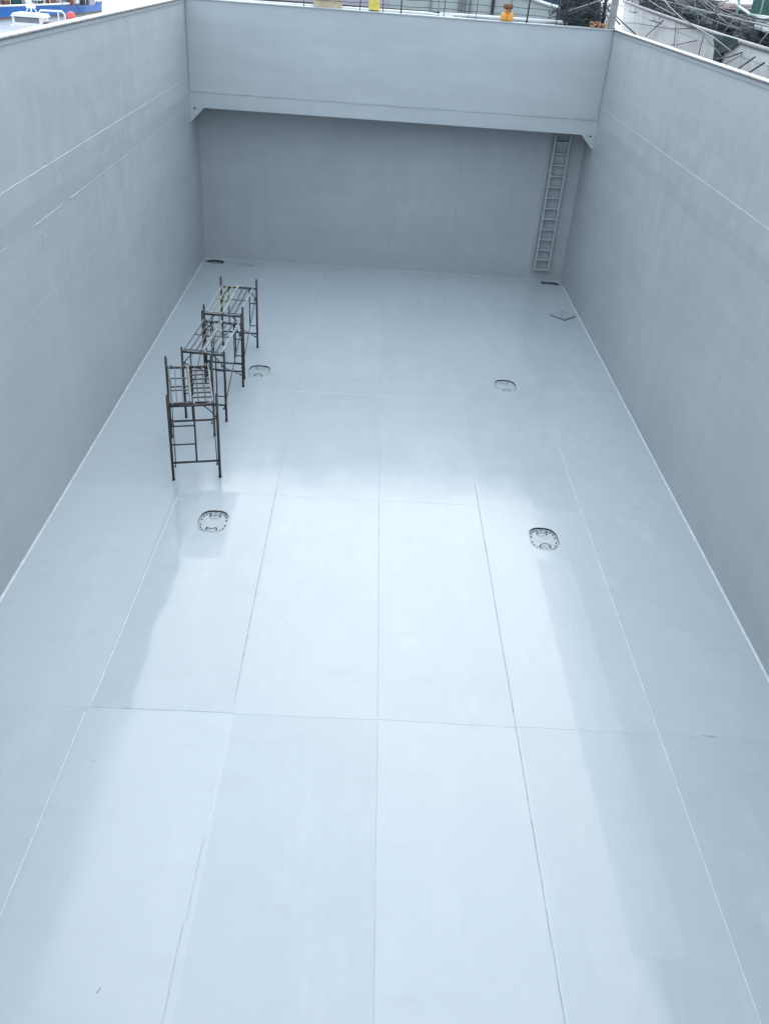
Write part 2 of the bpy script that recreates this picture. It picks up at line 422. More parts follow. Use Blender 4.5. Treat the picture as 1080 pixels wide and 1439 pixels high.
# ------------------------------------------------------------------ hold walls
def side_wall(s, label):
    e = empty('side_wall', label, 'hold wall', (s*W, 0, 0), 0, 'long side walls of the hold')
    # profile: inward offset, height.  Slight knuckle below the coaming
    prof = [(0, -.02), (0, 1.9), (0, 3.86), (0, 5.22), (.022, 5.6), (.022, 6.05), (.022, 7.2), (.022, H-.035)]
    ys = [-1 + i*1.0 for i in range(0, 33)] + [Y2]
    mb = MB(); 
    rows = [[mb.bm.verts.new((-s*o, y, z)) for o, z in prof] for y in ys]
    for A, B in zip(rows, rows[1:]):
        for k in range(len(prof)-1): mb.bm.faces.new((A[k], A[k+1], B[k+1], B[k]) if s > 0 else (B[k], B[k+1], A[k+1], A[k]))
    n = (-s, 0, 0)
    mb.bead(line((-s*.022, .5, 6.05), (-s*.022, Y1-.02, 6.05), .16), .016, .0045, n, 1)
    if s < 0:
        for a, b in ((.5, 3.2), (4, 9.5), (10.5, 14.2), (15.4, 17.2), (18, 23), (24, 29)):
            mb.bead(line((-s*.002, a, 5.22), (-s*.002, b, 5.22), .16), .016, .005, n, 0)
        mb.bead(line((0, 15.6, 5.215), (0, 16.6, 5.215), .1), .026, .008, n, 1); mb.bead(line((0, 17.6, 5.215), (0, 18.6, 5.215), .1), .026, .008, n, 2)
        for yy in (15.75, 17.55):   # two small scuffed weld scars under the knuckle
            for q in range(5):
                y0 = yy+random.uniform(0, .3); z0 = 5.14-random.uniform(0, .38)
                mb.bead(line((0, y0, z0), (0, y0+random.uniform(-.06, .1), z0-random.uniform(.08, .2)), .05), .016, .006, n, 1)
    else:
        mb.bead(line((0, .5, 5.22), (0, Y1-1, 5.22), .2), .012, .002, n, 0)
        for yy, zz in ((17.6, 4.9), (18.9, 4.72), (15.5, 3.2)):
            for q in range(3):
                y0 = yy+random.uniform(0, .3); z0 = zz-random.uniform(0, .3)
                mb.bead(line((0, y0, z0), (0, y0+.08, z0-.12), .05), .010, .002, n, 2)
    mb.bead(line((0, .5, 3.86), (0, Y2-.1, 3.84), .2), .011, .0018, n, 0)
    # vertical fillets in the far corners
    mb.bead(line((-s*.034, Y1-.03, ZK), (-s*.034, Y1-.03, H-.05), .12), .03, .012, n, 2)
    mb.build('plating', [M['wall'], M['weld_light'], M['weld_soft']], e, recalc=False)
    # coaming top: pale flange outwards, dark half-round bar and a thin lip on the inner edge
    mb = MB(); mb.box((-.02, -1, H-.03), (.19, Y2, H)) if s > 0 else mb.box((-.19, -1, H-.03), (.02, Y2, H))
    mb.build('coaming_flange', M['flange'], e)
    mb = MB(); mb.tube([(-s*.035, -1, H-.012), (-s*.035, Y1, H-.012)], .026, 8); mb.build('edge_bar', M['edge_bar'], e)
    mb = MB(); mb.box((min(-s*.03, -s*.05), -1, H-.10), (max(-s*.03, -s*.05), Y1-.01, H-.088)); mb.build('lip', M['wall'], e)
    # outer plate of the double side with stays
    mb = MB(); mb.box((min(s*.16, s*.175), -1, Z_DECK), (max(s*.16, s*.175), Y2, H-.031)); mb.build('outer_plate', M['beam'], e)
side_wall(-1, 'long steel side wall of the hold on the side of the blue ship, two pale scars below its weld')
side_wall(1, 'long steel side wall of the hold beside the white weathered hull, nearest the ladder')

def back_wall():
    e = empty('back_wall', 'shaded steel end bulkhead at the far end of the hold behind the ladder', 'bulkhead', (0, Y2, 0))
    mb = MB(); mb.box((-W, 0, -.02), (W, .02, Z_DECK-.01))
    for x in (-4.25, .1, 2.4): mb.bead(line((x, 0, .05), (x, 0, 5.6), .2), .018, .006, (0,-1,0), 0)
    mb.bead(line((-W, 0, 2.6), (W, 0, 2.6), .2), .012, .005, (0,-1,0), 0)
    mb.build('plating', [M['wall'], M['weld_soft']], e)
back_wall()

def hatch_beam():
    e = empty('hatch_beam', 'deep grey hatch end beam spanning the hold above the shaded recess', 'beam', (0, Y1, 0))
    mb = MB(); mb.box((-W+.03, 0, ZK), (W-.03, .022, H-.03))
    mb.bead(line((-W, -.001, 7.55), (W, -.001, 7.5), .2), .016, .0015, (0,-1,0), 0)
    mb.build('face_plate', [M['beam'], M['weld_soft']], e)
    mb = MB(); mb.box((-W+.002, -.018, ZB), (W-.002, .022, ZK)); mb.bead(line((-W, -.018, ZK+.002), (W, -.018, ZK+.002), .16), .03, .012, (0,-.7,.7), 1)
    mb.build('lower_band', [M['beam'], M['weld_soft']], e)
    mb = MB(); mb.bead(line((-W+.05, -.003, ZK+.03), (W-.05, -.003, ZK+.03), .3), .02, .004, (0,-1,0)); mb.build('upper_weld', M['beam'], e)
    mb = MB(); mb.box((-W+.002, .023, ZB+.004), (W-.002, Y2-Y1-.002, ZB+.03)); mb.build('underside_plate', M['bounce_cut'], e)  # unseen underside, coloured near black to darken the back wall below it
    for s in (-1, 1):
        mb = MB(); mb.prism([(s*(W-.002), -.016, ZB-.001), (s*(W-.45), -.016, ZB-.001), (s*(W-.06), -.016, ZB-.40), (s*(W-.002), -.016, ZB-.42)], (0, .03, 0))
        mb.build('bracket', M['beam'], e)
        mb = MB(); mb.lathe([(.03, 0), (.03, .004)], (0, 0, 0), 12); o = mb.build('drain_hole', M['rim'], e); o.rotation_euler = (PI/2, 0, 0); o.location = (s*(W-.16), -.02, ZB-.03)
    mb = MB(); mb.box((-W, -.03, H-.03), (W, .34, H)); mb.build('top_flange', M['beam'], e)
    mb = MB(); mb.box((-W, .32, Z_DECK), (W, .338, H-.031)); mb.build('outer_plate', M['beam'], e)
hatch_beam()

def near_wall():
    e = empty('near_wall', 'steel end wall of the hold below the camera', 'bulkhead', (0, YN, 0))
    mb = MB(); mb.box((-W+.03, -.03, 5.2), (W-.03, 0, H)); mb.build('face_plate', M['beam'], e)
    mb = MB(); mb.box((-W, -1.2, -.02), (W, -1.18, Z_DECK-.02)); mb.box((-W, -1.18, 5.21), (W, -.031, 5.24)); mb.build('bulkhead', M['wall'], e)
near_wall()

# ------------------------------------------------------------------ fixed ladder on the end bulkhead
def ladder():
    e = empty('wall_ladder', 'grey fixed steel ladder with flat rails on the shaded end bulkhead', 'ladder', (5.70, Y2-.16, .40))
    for s in (-1, 1):
        mb = MB(); mb.box((s*.25-.032, -.03, 0), (s*.25+.032, .14, 4.75)); mb.build('rail', M['ladder'], e)
    for k in range(13):
        mb = MB(); z = .0 + k*.36; mb.box((-.217, -.02, z), (.217, .135, z+.045)); mb.build('rung', M['ladder'], e)
    for z in (.45, 2.2, 3.9):
        for s in (-1, 1):
            mb = MB(); mb.box((s*.25-.05, .141, z), (s*.25+.05, .159, z+.08)); mb.build('bracket', M['ladder'], e)
    mb = MB(); mb.box((-.42, .10, -.01), (-.34, .159, 4.78)); mb.build('back_strip', M['wall'], e)
ladder()

# ------------------------------------------------------------------ scaffolds
def tub(mbr, a, b, r, n=8): mbr.tube([a, b], r, n)
def end_frame(par, y, w, zbar, ztop, stile_side, style):
    r = .028
    mb = MB()
    for s in (0, w):
        tub(mb, (s, y, 0), (s, y, ztop), r)
        mb.lathe([(.032, 0), (.032, .05)], (s, y, 0), 10)
        if ztop - zbar > .06: mb.lathe([(.019, 0), (.019, .05)], (s, y, ztop), 8)
    tub(mb, (0, y, zbar), (w, y, zbar), r*.95)
    tub(mb, (0, y, .42), (w, y, .42), r*.85)
    fr = mb.build('end_frame', M['scaf'], par)
    if style == 'ladder':
        st = w*.52 if stile_side == 0 else w*.48
        edge = 0 if stile_side == 0 else w
        mb = MB(); tub(mb, (st, y, .42), (st, y, zbar), .019); mb.build('stile', M['scaf'], fr)
        for z in (.85, 1.28):
            mb = MB(); tub(mb, (edge, y, z), (st, y, z), .016, 6); mb.build('rung', M['scaf'], fr)
    else:
        for ed, d in ((0, 1), (w, -1)):
            st = ed + d*.2
            mb = MB(); tub(mb, (st, y, .62), (st, y, zbar), .016); mb.build('stile', M['scaf'], fr)
            for z in (.65, 1.30):
                mb = MB(); tub(mb, (ed, y, z), (st, y, z), .014, 6); mb.build('rung', M['scaf'], fr)
    # curved corner braces
    for sx, d in ((0, 1), (w, -1)):
        if (sx == 0) == (stile_side == 0) and style == 'ladder': continue
        mb = MB(); mb.tube([(sx, y, zbar-.34), (sx+d*.07, y, zbar-.22), (sx+d*.17, y, zbar-.10), (sx+d*.28, y, zbar-.01)], .012, 6)
        mb.build('corner_brace', M['scaf'], fr)
    for s, d in ((0, 1), (w, -1)):
        for z in (.33, 1.42):
            mb = MB(); tub(mb, (s+d*.02, y, z), (s+d*.075, y, z), .011, 6); mb.box((s+d*.06-.008, y-.012, z-.03), (s+d*.06+.008, y+.012, z+.03)); mb.build('lock_pin', M['scaf'], fr)
def plank(par, x0, x1, y0, y1, z, ribs, longs, mats):
    mb = MB()
    for k in range(longs):
        x = x0 + (x1-x0)*k/(longs-1)
        edge = k in (0, longs-1)
        ww = .013 if edge else .012
        mb.box((x-ww, y0, z-.0), (x+ww, y1, z+(.045 if edge else .03)), 0 if edge else 1)
    for k in range(ribs):
        y = y0+.03 + (y1-y0-.06)*k/(ribs-1)
        mb.box((x0+.019, y-.013, z+.004), (x1-.019, y+.013, z+.026), 1)
    for yy, d in ((y0, -1), (y1, 1)):
        for x in (x0+.05, x1-.05):
            mb.box((x-.02, min(yy, yy+d*.05), z-.001), (x+.02, max(yy, yy+d*.05), z+.040), 0)
    return mb.build('plank', mats, par)
def scaffold(loc, rz, w, L, label, front_top, back_top, zbar, planks, stile, style='door'):
    e = empty('scaffold', label, 'scaffold', loc, rz, 'walk-through scaffold frames in a row along the left wall')
    end_frame(e, 0, w, zbar if front_top > zbar+.05 else front_top, front_top, stile[0], style)
    end_frame(e, L, w, zbar, back_top, stile[1], style)
    for x in (.055, w-.055):
        for za, zb in ((.33, 1.42), (1.42, .33)):
            mb = MB(); xx = x + (.012 if za < zb else -.012); tub(mb, (xx, 0, za), (xx, L, zb), .0115, 6)
            mb.build('cross_brace', M['scaf_mid'], e)
    for x0, x1, ribs, longs, mats in planks:
        plank(e, x0, x1, .03, L-.03, zbar+.026, ribs, longs, mats)
g, gd = M['galv'], M['galv_dark']
gm = M['galv_mid']
A_pl = [(.05, .44, 4, 4, [gd, gd]), (.47, .90, 9, 4, [gm, M['scaf']])]
B_pl = [(.05, .46, 3, 4, [gm, gd]), (.50, .93, 3, 4, [g, gd])]
C_pl = [(.06, .47, 3, 4, [g, M['stained']]), (.50, .90, 3, 4, [g, gd])]
scaffold((-4.42, 15.66, 0), math.radians(13), .975, 1.90, 'nearest dark steel scaffold, one plank of its deck a close perforated grid', 1.95, 1.97, 1.74, A_pl, (0, 0), 'ladder')
scaffold((-4.72, 18.55, 0), math.radians(-3.5), .98, 1.98, 'middle dark steel scaffold with flush front frame and barred pale deck', 1.77, 1.93, 1.70, B_pl, (1, 1))
scaffold((-4.64, 20.98, 0), math.radians(-2.0), .98, 2.16, 'farthest dark steel scaffold, its bars white edged and one plank stained yellowish', 1.93, 1.95, 1.72, C_pl, (1, 1))

# ------------------------------------------------------------------ own ship's deck and hull, and the water round it
def own_ship():
    mb = MB(); bm = mb.bm; edges = []
    outer = [(-8.0, -12), (8.0, -12), (8.0, 36), (6.2, 40), (3.4, 43), (0, 44.4), (-3.4, 43), (-6.2, 40), (-8.0, 36)]
    for ring in (outer, [(-6.8, -.9), (6.8, -.9), (6.8, 30.13), (-6.8, 30.13)]):
        vs = [bm.verts.new((x, y, Z_DECK)) for x, y in ring]
        edges += [bm.edges.new((vs[i], vs[(i+1) % len(vs)])) for i in range(len(vs))]
    bmesh.ops.triangle_fill(bm, edges=edges, use_beauty=True)
    n = len(outer)
    for i in range(n):
        a, b = outer[i], outer[(i+1) % n]
        mb.face([(a[0], a[1], Z_DECK), (b[0], b[1], Z_DECK), (b[0]*.99, b[1]*.99, -1.5), (a[0]*.99, a[1]*.99, -1.5)], 1)
    o = mb.build('deck', [M['deck'], M['hullred']])
    tag(o, 'grey steel deck and hull around the open hold', 'deck', kind='structure')
    mb = MB(); bm = mb.bm; edges = []
    R = 6000
    for ring in ([(-R, -R), (R, -R), (R, R), (-R, R)], [(x*.995, y*.995) for x, y in outer]):
        vs = [bm.verts.new((x, y, Z_WATER)) for x, y in ring]
        edges += [bm.edges.new((vs[i], vs[(i+1) % len(vs)])) for i in range(len(vs))]
    bmesh.ops.triangle_fill(bm, edges=edges, use_beauty=True)
    for f in bm.faces:
        if f.normal.z < 0: f.normal_flip()
    o = mb.build('water', M['water'], recalc=False)
    tag(o, 'pale rippled harbour water reflecting a white sky', 'water', kind='structure')
    mb = MB(); A, B = [], []
    for i in range(121):
        a = math.radians(-20 + 220*i/120); r = 2600
        h = 10 + 26*max(0, math.sin(i*.31)+.6*math.sin(i*.83+1)+.4*math.sin(i*1.9)) 
        A.append((r*math.cos(a), r*math.sin(a), 0)); B.append(((r+180)*math.cos(a), (r+180)*math.sin(a), h))
    mb.strip(A, B); C_ = [((r+700)*math.cos(math.radians(-20+220*i/120)), (r+700)*math.sin(math.radians(-20+220*i/120)), 0) for i in range(121)]
    mb.strip(B, C_)
    tag(mb.build('hills', M['shore']), 'low hazy shore across the harbour', 'hills', kind='structure')
own_ship()

# ------------------------------------------------------------------ things on the far coaming
YC = Y1 + .30
def railing():
    e = empty('railing', 'thin dark wire railing standing along the far coaming edge', 'railing', (0, YC, H))
    posts = [(-2.95, .95, .013), (-1.25, .95, .013), (-.55, .95, .012), (.0, 1.0, .020), (1.12, .95, .008), (1.30, .95, .011), (2.05, .95, .008), (2.28, .95, .009), (3.30, .95, .012), (3.84, 1.05, .024), (4.75, .95, .012), (5.02, 1.2, .034), (5.20, .95, .012)]
    for x, h, r in posts:
        mb = MB(); lean = random.uniform(-.02, .04); tub(mb, (x, 0, 0), (x+lean, 0, h), r); mb.lathe([(r*2, 0), (r*2, .012)], (x, 0, .0), 8); mb.build('post', M['dark'], e)
    for z in (.20, .38, .62, .92):
        pts = []
        for i in range(41):
            x = -5.6 + 11.6*i/40; pts.append((x, .022, z + .012*math.sin(i*2.1) - .02*math.sin(PI*((i*1.0) % 8)/8)))
        mb = MB(); mb.tube(pts, .009, 6); mb.build('wire', M['dark'], e)
railing()
def pipe(name, pts, r, m, label, cat, group=None):
    mb = MB(); mb.tube(pts, r, 10); o = mb.build(name, M[m]); tag(o, label, cat, group); return o
pipe('deck_pipe', [(-5.6, YC+.25, 8.17), (-1, YC+.25, 8.20), (.8, YC+.22, 8.22), (1.6, YC+.25, 8.16)], .05, 'pipe_white', 'white pipe lying behind the yellow box along the far coaming', 'pipe', 'pipes along the far coaming')
pipe('deck_pipe', [(1.2, YC+.42, 8.22), (2.4, YC+.42, 8.23), (5.0, YC+.45, 8.24)], .055, 'pipe_white', 'white pipe behind the orange bollard along the far coaming', 'pipe', 'pipes along the far coaming')
pipe('deck_pipe', [(-5.6, YC+.62, 8.22), (1.2, YC+.62, 8.24), (5.4, YC+.6, 8.25)], .045, 'dark', 'dark pipe running behind the white pipes along the far coaming', 'pipe', 'pipes along the far coaming')
pipe('hose', [(1.9, YC+.10, 8.21), (2.6, YC+.13, 8.215), (3.0, YC+.06, 8.205), (3.6, YC+.12, 8.22), (4.1, YC+.05, 8.21), (4.6, YC+.13, 8.24), (5.1, YC+.10, 8.23)], .03, 'rope_pale', 'pale hose lying in bends on the far coaming right of the orange bollard', 'hose')
# plywood board
mb = MB(); mb.box((-.435, -.012, 0), (.435, .012, .62)); o = mb.build('plywood_board', M['ply']); o.location = (-2.23, YC+.06, H); o.rotation_euler = (math.radians(-9), math.radians(1.5), 0)
tag(o, 'plywood board leaning on the railing of the far coaming', 'board')
# yellow box
e = empty('yellow_box', 'small yellow box with a dark foot on the far coaming right of the plywood', 'box', (-.82, YC+.02, H))
mb = MB(); mb.prism([(-.17, -.1, .03), (.17, -.1, .03), (.17, -.1, .24), (.12, -.1, .30), (-.12, -.1, .30), (-.17, -.1, .24)], (0, .2, 0)); mb.build('body', M['yellow'], e)
mb = MB(); mb.box((-.13, -.09, 0), (.13, .09, .029)); mb.build('foot', M['rust'], e)
mb = MB(); mb.lathe([(.06, .30), (.06, .36), (.09, .37), (.09, .46)], (0, 0, 0), 12); mb.build('cap', M['sack'], e)
# orange bollard with rusty cap
e = empty('bollard', 'orange bollard with a rusty brown cap on the far coaming', 'bollard', (3.22, YC-.02, H))
for s in (-1, 1):
    mb = MB(); mb.lathe([(.085, 0), (.105, .02), (.115, .10), (.10, .19), (.07, .22)], (s*.085, 0, 0), 14); mb.build('barrel', M['orange'], e)
mb = MB(); mb.lathe([(.075, .20), (.07, .30), (.085, .32)], (0, 0, 0), 14); mb.build('neck', M['orange'], e)
mb = MB(); mb.lathe([(.13, .32), (.15, .34), (.15, .43), (.13, .45), (.05, .46)], (0, 0, 0), 14); mb.build('cap', M['rust'], e)
# corner post, dark stanchions and braces
e = empty('corner_post', 'thick round grey post at the far right corner of the coaming', 'post', (6.45, YC+.1, H))
mb = MB(); mb.lathe([(.15, 0), (.15, .03), (.115, .04), (.115, 1.5)], (0, 0, 0), 20); mb.build('shaft', M['steel'], e)
mb = MB(); mb.lathe([(.14, 1.5), (.14, 1.54), (.05, 1.57)], (0, 0, 0), 20); mb.build('cap', M['steel'], e)
pipe('stanchion', [(6.20, YC+.12, H), (6.12, YC+.12, 9.6)], .05, 'dark', 'dark upright stanchion left of the thick grey corner post', 'stanchion')
for k, (a, b, m, lab) in enumerate([((5.05, YC+.2, 8.55), (6.1, YC+.3, 8.92), 'steel', 'grey slanting bar rising from the dark net pile to the stanchion'),
                                    ((6.1, YC+.2, 8.85), (6.75, YC+.2, 8.30), 'dark', 'dark slanting brace between the stanchion and the grey corner post'),
                                    ((6.55, YC+.3, 8.55), (7.4, YC+.6, 8.05), 'steel', 'slanting grey stay running down outward from the corner post')]):
    pipe('brace', [a, b], .022, m, lab, 'brace')

def tangle(name, centre, size, n, r, mats, label, cat, seg=7, seed=1, kindbase=True, parent=None):
    """a lumpy heap with a great many loops of netting over it"""
    rnd = random.Random(seed); mb = MB()
    sx, sy, sz = size
    if kindbase:
        rows = []
        nu, nv = 18, 9
        for j in range(nv+1):
            row = []
            for i in range(nu):
                a = 2*PI*i/nu; b = PI/2*j/nv
                k = 1 + .28*(rnd.random()-.5)
                row.append(mb.bm.verts.new((sx*.92*k*math.cos(a)*math.cos(b), sy*.92*k*math.sin(a)*math.cos(b), sz*.9*k*math.sin(b)**.55*(.8+.35*rnd.random()))))
            rows.append(row)
        for A, B in zip(rows, rows[1:]):
            for i in range(nu): mb.bm.faces.new((A[i], A[(i+1)%nu], B[(i+1)%nu], B[i]))
    for q in range(n):
        a = rnd.uniform(0, 2*PI); z = rnd.random()**.7*sz; k = math.sqrt(max(.05, 1-(z/sz)**2))
        p = Vector((sx*k*math.cos(a), sy*k*math.sin(a), z)); d = Vector((rnd.uniform(-1, 1), rnd.uniform(-1, 1), rnd.uniform(-.6, .6)))
        pts = []
        for s in range(seg):
            pts.append(p.copy()); d += Vector((rnd.uniform(-.6, .6), rnd.uniform(-.6, .6), rnd.uniform(-.5, .4)))
            p = p + d.normalized()*max(size)*.16
            p.z = min(max(p.z, 0.02), sz*1.1)
            p.x = max(-sx*1.1, min(sx*1.1, p.x)); p.y = max(-sy*1.1, min(sy*1.1, p.y))
        mb.tube(pts, r*rnd.uniform(.7, 1.3), 5, m=1 + (q % (len(mats)-1)))
    o = mb.build(name, mats, parent); o.location = centre
    if label: tag(o, label, cat)
    return o
tangle('net_heap', (5.72, YC+1.55, 7.9), (.75, .9, 1.35), 150, .009, [M['net'], M['net'], M['dark'], M['net'], M['rope_grey']], 'black heap of netting behind the far right end of the railing', 'net', seed=3)
tangle('rope_coil', (6.02, YC-.02, 8.19), (.22, .13, .15), 26, .016, [M['rust'], M['rope_tan'], M['rust'], M['rope_tan']], 'small tan and brown rope heap on the far coaming by the stanchion', 'rope', seed=5)
# platform carrying the net pile
mb = MB(); mb.box((4.6, YC+.35, Z_DECK+.004), (6.9, YC+2.9, 7.9)); o = mb.build('hatch_locker', M['deck']); tag(o, 'low grey steel locker on deck carrying the black net heap', 'locker')

# ------------------------------------------------------------------ pale ship moored across the far end
def pale_ship():
    e = empty('moored_ship', 'pale grey green ship lying across the end of the hold behind the railing', 'ship', (0, 46, 0))
    top = [(-9.6, 8.62), (3, 8.55), (5.2, 8.46), (6.2, 8.36), (7.0, 8.18), (7.9, 8.02), (8.7, 7.85), (9.3, 7.6)]
    mb = MB(); A = [(x, 0 + (max(0, x-5)/4.3)**2*1.6, z) for x, z in top]; B = [(x*.98, .25 + (max(0, x-5)/4.3)**2*2.2, .2) for x, z in top]
    mb.strip(A, B, 0)
    C2 = [(x, 6 - (max(0, x-5)/4.3)**2*1.6, z-.01) for x, z in top]; mb.strip(C2, A, 1); D = [(x*.98, 6, .2) for x, z in top]; mb.strip(D, C2, 0)
    mb.build('hull', [M['paleship'], M['deck']], e)
    mb = MB(); mb.tube([(x, -.05 + (max(0, x-5)/4.3)**2*1.6, z) for x, z in top], .075, 8); mb.build('rub_rail', M['white'], e)
    mb = MB(); mb.box((-9, -.06, 6.8), (-.4, -.003, 8.35)); mb.build('lilac_panel', M['lilac'], e)
    for x, w in ((4.47, .07), (1.6, .02), (2.9, .02), (3.05, .02), (3.2, .02), (3.45, .02)):
        mb = MB(); mb.box((x-w, -.09, 6.6), (x+w, -.004, 8.4)); mb.build('frame_rib', M['dark'] if w > .05 else M['steel'], e)
    mb = MB(); mb.prism([(6.5, 1.1, 7.6), (8.4, 1.4, 7.6), (8.4, 1.4, 9.3), (6.4, 1.1, 9.3)], (0, 2, 0)); mb.build('blue_locker', M['navy'], e)
    mb = MB(); mb.box((6.2, 1.0, 7.9), (6.95, 1.09, 9.0)); mb.build('dark_opening', M['dark'], e)
    mb = MB(); mb.box((-9, 2.2, 8.6), (-5, 5.5, 9.6)); mb.build('deckhouse', M['white'], e)
    for k in range(4):
        mb = MB(); mb.box((-8.8+k*.95, 2.17, 8.9), (-8.3+k*.95, 2.195, 9.3)); mb.build('window', M['glass'], e)
    mb = MB(); mb.box((8.9, .8, .2), (10.2, 4, 8.4)); mb.build('bow_plate', M['white'], e)
    mb = MB(); mb.box((9.0, .7, 7.2), (9.7, .797, 7.9)); mb.build('hawse', M['dark'], e)
pale_ship()

# ------------------------------------------------------------------ white weathered vessel alongside to the right
HX = [(-14, 8.9), (0, 8.5), (10, 8.45), (18, 8.45), (22.7, 8.55), (26.8, 8.92), (31.4, 9.42), (39.5, 10.4), (46, 11.25), (53.2, 12.2), (58, 13.6), (61, 15.4), (62, 18)]
ZR = 8.36
def hx(y):
    for (ya, xa), (yb, xb) in zip(HX, HX[1:]):
        if y <= yb: return xa + (xb-xa)*(y-ya)/(yb-ya)
    return HX[-1][1]
def white_vessel():
    e = empty('weathered_vessel', 'white weathered fishing vessel with streaked hull lying alongside the right coaming', 'ship', (0, 0, 0))
    ysr = [-14 + 1.2*i for i in range(63)] + [62]
    mb = MB()
    rows = [[(hx(y)+o, y, z) for o, z in ((.0, ZR), (.10, 7.4), (.22, 6.0), (.5, 3), (.9, .2))] for y in ysr]
    for k in range(4): mb.strip([r[k] for r in rows], [r[k+1] for r in rows], 0, True)
    mb.build('hull', M['whitehull'], e)
    mb = MB(); mb.strip([(hx(y)+.02, y, ZR-.32) for y in ysr], [(19, y, ZR-.32) for y in ysr]); mb.build('vessel_deck', M['deck'], e)
    mb = MB(); mb.tube([(hx(y)-.03, y, ZR) for y in ysr], .06, 10); mb.build('rub_pipe', M['steel'], e)
    mb = MB(); mb.tube([(hx(y)+.35, y, ZR+.42) for y in ysr[:58]], .022, 8); mb.build('hand_rail', M['steel'], e)
    for i in range(0, 18):
        y = -10 + i*3.8
        mb = MB(); tub(mb, (hx(y)+.1, y, ZR), (hx(y)+.35, y, ZR+.42), .014, 6); mb.build('rail_stay', M['steel'], e)
    # far side and superstructure well aft of the picture
    mb = MB(); mb.strip([(19, y, ZR-.3) for y in ysr], [(18.4, y, .2) for y in ysr]); mb.build('far_side', M['whitehull'], e)
    # pale green awning frame near the top right
    mb = MB(); mb.tube([(11.35, 33.6, 8.98), (10.9, 31.0, 8.82), (10.7, 28.2, 8.80), (10.6, 22, 8.85)], .045, 8); mb.build('awning_rail', M['greenrail'], e)
    for y, x in ((33.4, 11.32), (30.0, 10.85), (27.5, 10.68), (24.5, 10.63)):
        mb = MB(); tub(mb, (x, y, ZR-.3), (x, y, 10.2), .04); mb.build('awning_post', M['greenrail'], e)
    mb = MB(); mb.box((10.85, 22, 8.86), (10.93, 30.9, 10.0)); mb.build('awning_side', M['green'], e)
white_vessel()
# dark nets on the vessel's deck: several heaps one can tell apart
nets = [((10.75, 28.4, ZR-.30), (.95, 2.0, .66), 11, 'dark teal net heap nearest the camera behind the hull pipe'),
        ((11.0, 32.6, ZR-.30), (1.05, 2.2, .58), 12, 'dark teal net heap behind the green tarpaulin'),
        ((11.65, 37.2, ZR-.30), (1.25, 2.9, .80), 13, 'wide blackish net heap farther along the white hull'),
        ((12.75, 43.6, ZR-.30), (1.4, 3.6, .95), 14, 'blackish net heap well along the white hull, second from the corner post'),
        ((14.1, 50.8, ZR-.30), (1.6, 3.9, 1.05), 15, 'blackish net heap farthest along the white hull, nearest the corner post')]
for c, s, sd, lab in nets:
    tangle('net_heap', c, s, 170, .007, [M['net'], M['net_teal'], M['net'], M['rope_grey'], M['net'], M['net_teal'], M['net'], M['net_teal'], M['net']], lab, 'net', seed=sd, seg=9)
# sagging lines and cables over hull and nets
rnd = random.Random(21)
def sag(a, b, d, n=14):
    a, b = Vector(a), Vector(b)
    return [a.lerp(b, i/n) - Vector((0, 0, d*4*(i/n)*(1-i/n))) for i in range(n+1)]
def hull_off(z): return (8.36-z)*.104 if z > 7.4 else .1+(7.4-z)*.086
def on_hull(pts, out): return [(hx(y)+hull_off(z)-out, y, z) for y, z in pts]
hull_lines = [
 ([(53, 7.35), (45.7, 7.72), (40.1, 7.91), (36.5, 8.03), (33.6, 8.16), (30.4, 8.38)], .016, 'dark', 'long dark line sagging across the streaked hull from the corner post'),
 ([(37.1, 8.24), (39.2, 7.84), (41.4, 7.46)], .020, 'dark', 'dark line slanting steeply down across the long sagging line'),
 ([(34.65, 7.62), (33.4, 7.70), (32.2, 7.83), (30.1, 8.05)], .014, 'dark', 'dark curved line low on the middle of the streaked hull'),
 ([(34.2, 8.34), (34.1, 8.04), (34.0, 7.6)], .012, 'rust', 'thin reddish line hanging down the streaked hull'),
 ([(29.2, 8.24), (29.35, 8.0), (29.5, 7.7)], .013, 'rope_grey', 'thin grey line hanging straight down the hull left of the tarpaulin'),
 ([(27.1, 7.80), (25.7, 7.97), (24.5, 8.17)], .018, 'dark', 'dark rope rising along the hull right of the tarpaulin'),
 ([(24.6, 7.80), (23.3, 8.17)], .020, 'dark', 'dark rope slanting down the hull at the right edge, upper of two'),
 ([(23.6, 7.80), (22.5, 8.12)], .022, 'dark', 'dark rope slanting down the hull at the right edge, lower of two'),
 ([(25.9, 7.80), (24.4, 8.14)], .012, 'rope_grey', 'grey rope slanting down the hull just right of the tarpaulin'),
 ([(37.5, 8.9), (35.7, 8.70), (33.1, 8.50), (29.8, 8.36), (27.7, 8.28), (25.6, 8.12)], .014, 'rope_pale', 'pale hawser crossing over the hull pipe above the tarpaulin'),
 ([(32.8, 8.50), (29.8, 8.30), (27.0, 8.0), (26.2, 7.85)], .014, 'rope_grey', 'thin grey rope falling across the face of the tarpaulin'),
]
for pts, r, m, lab in hull_lines:
    pipe('mooring_line', on_hull(pts, .17), r, m, lab, 'rope', 'loose lines over the white vessel')
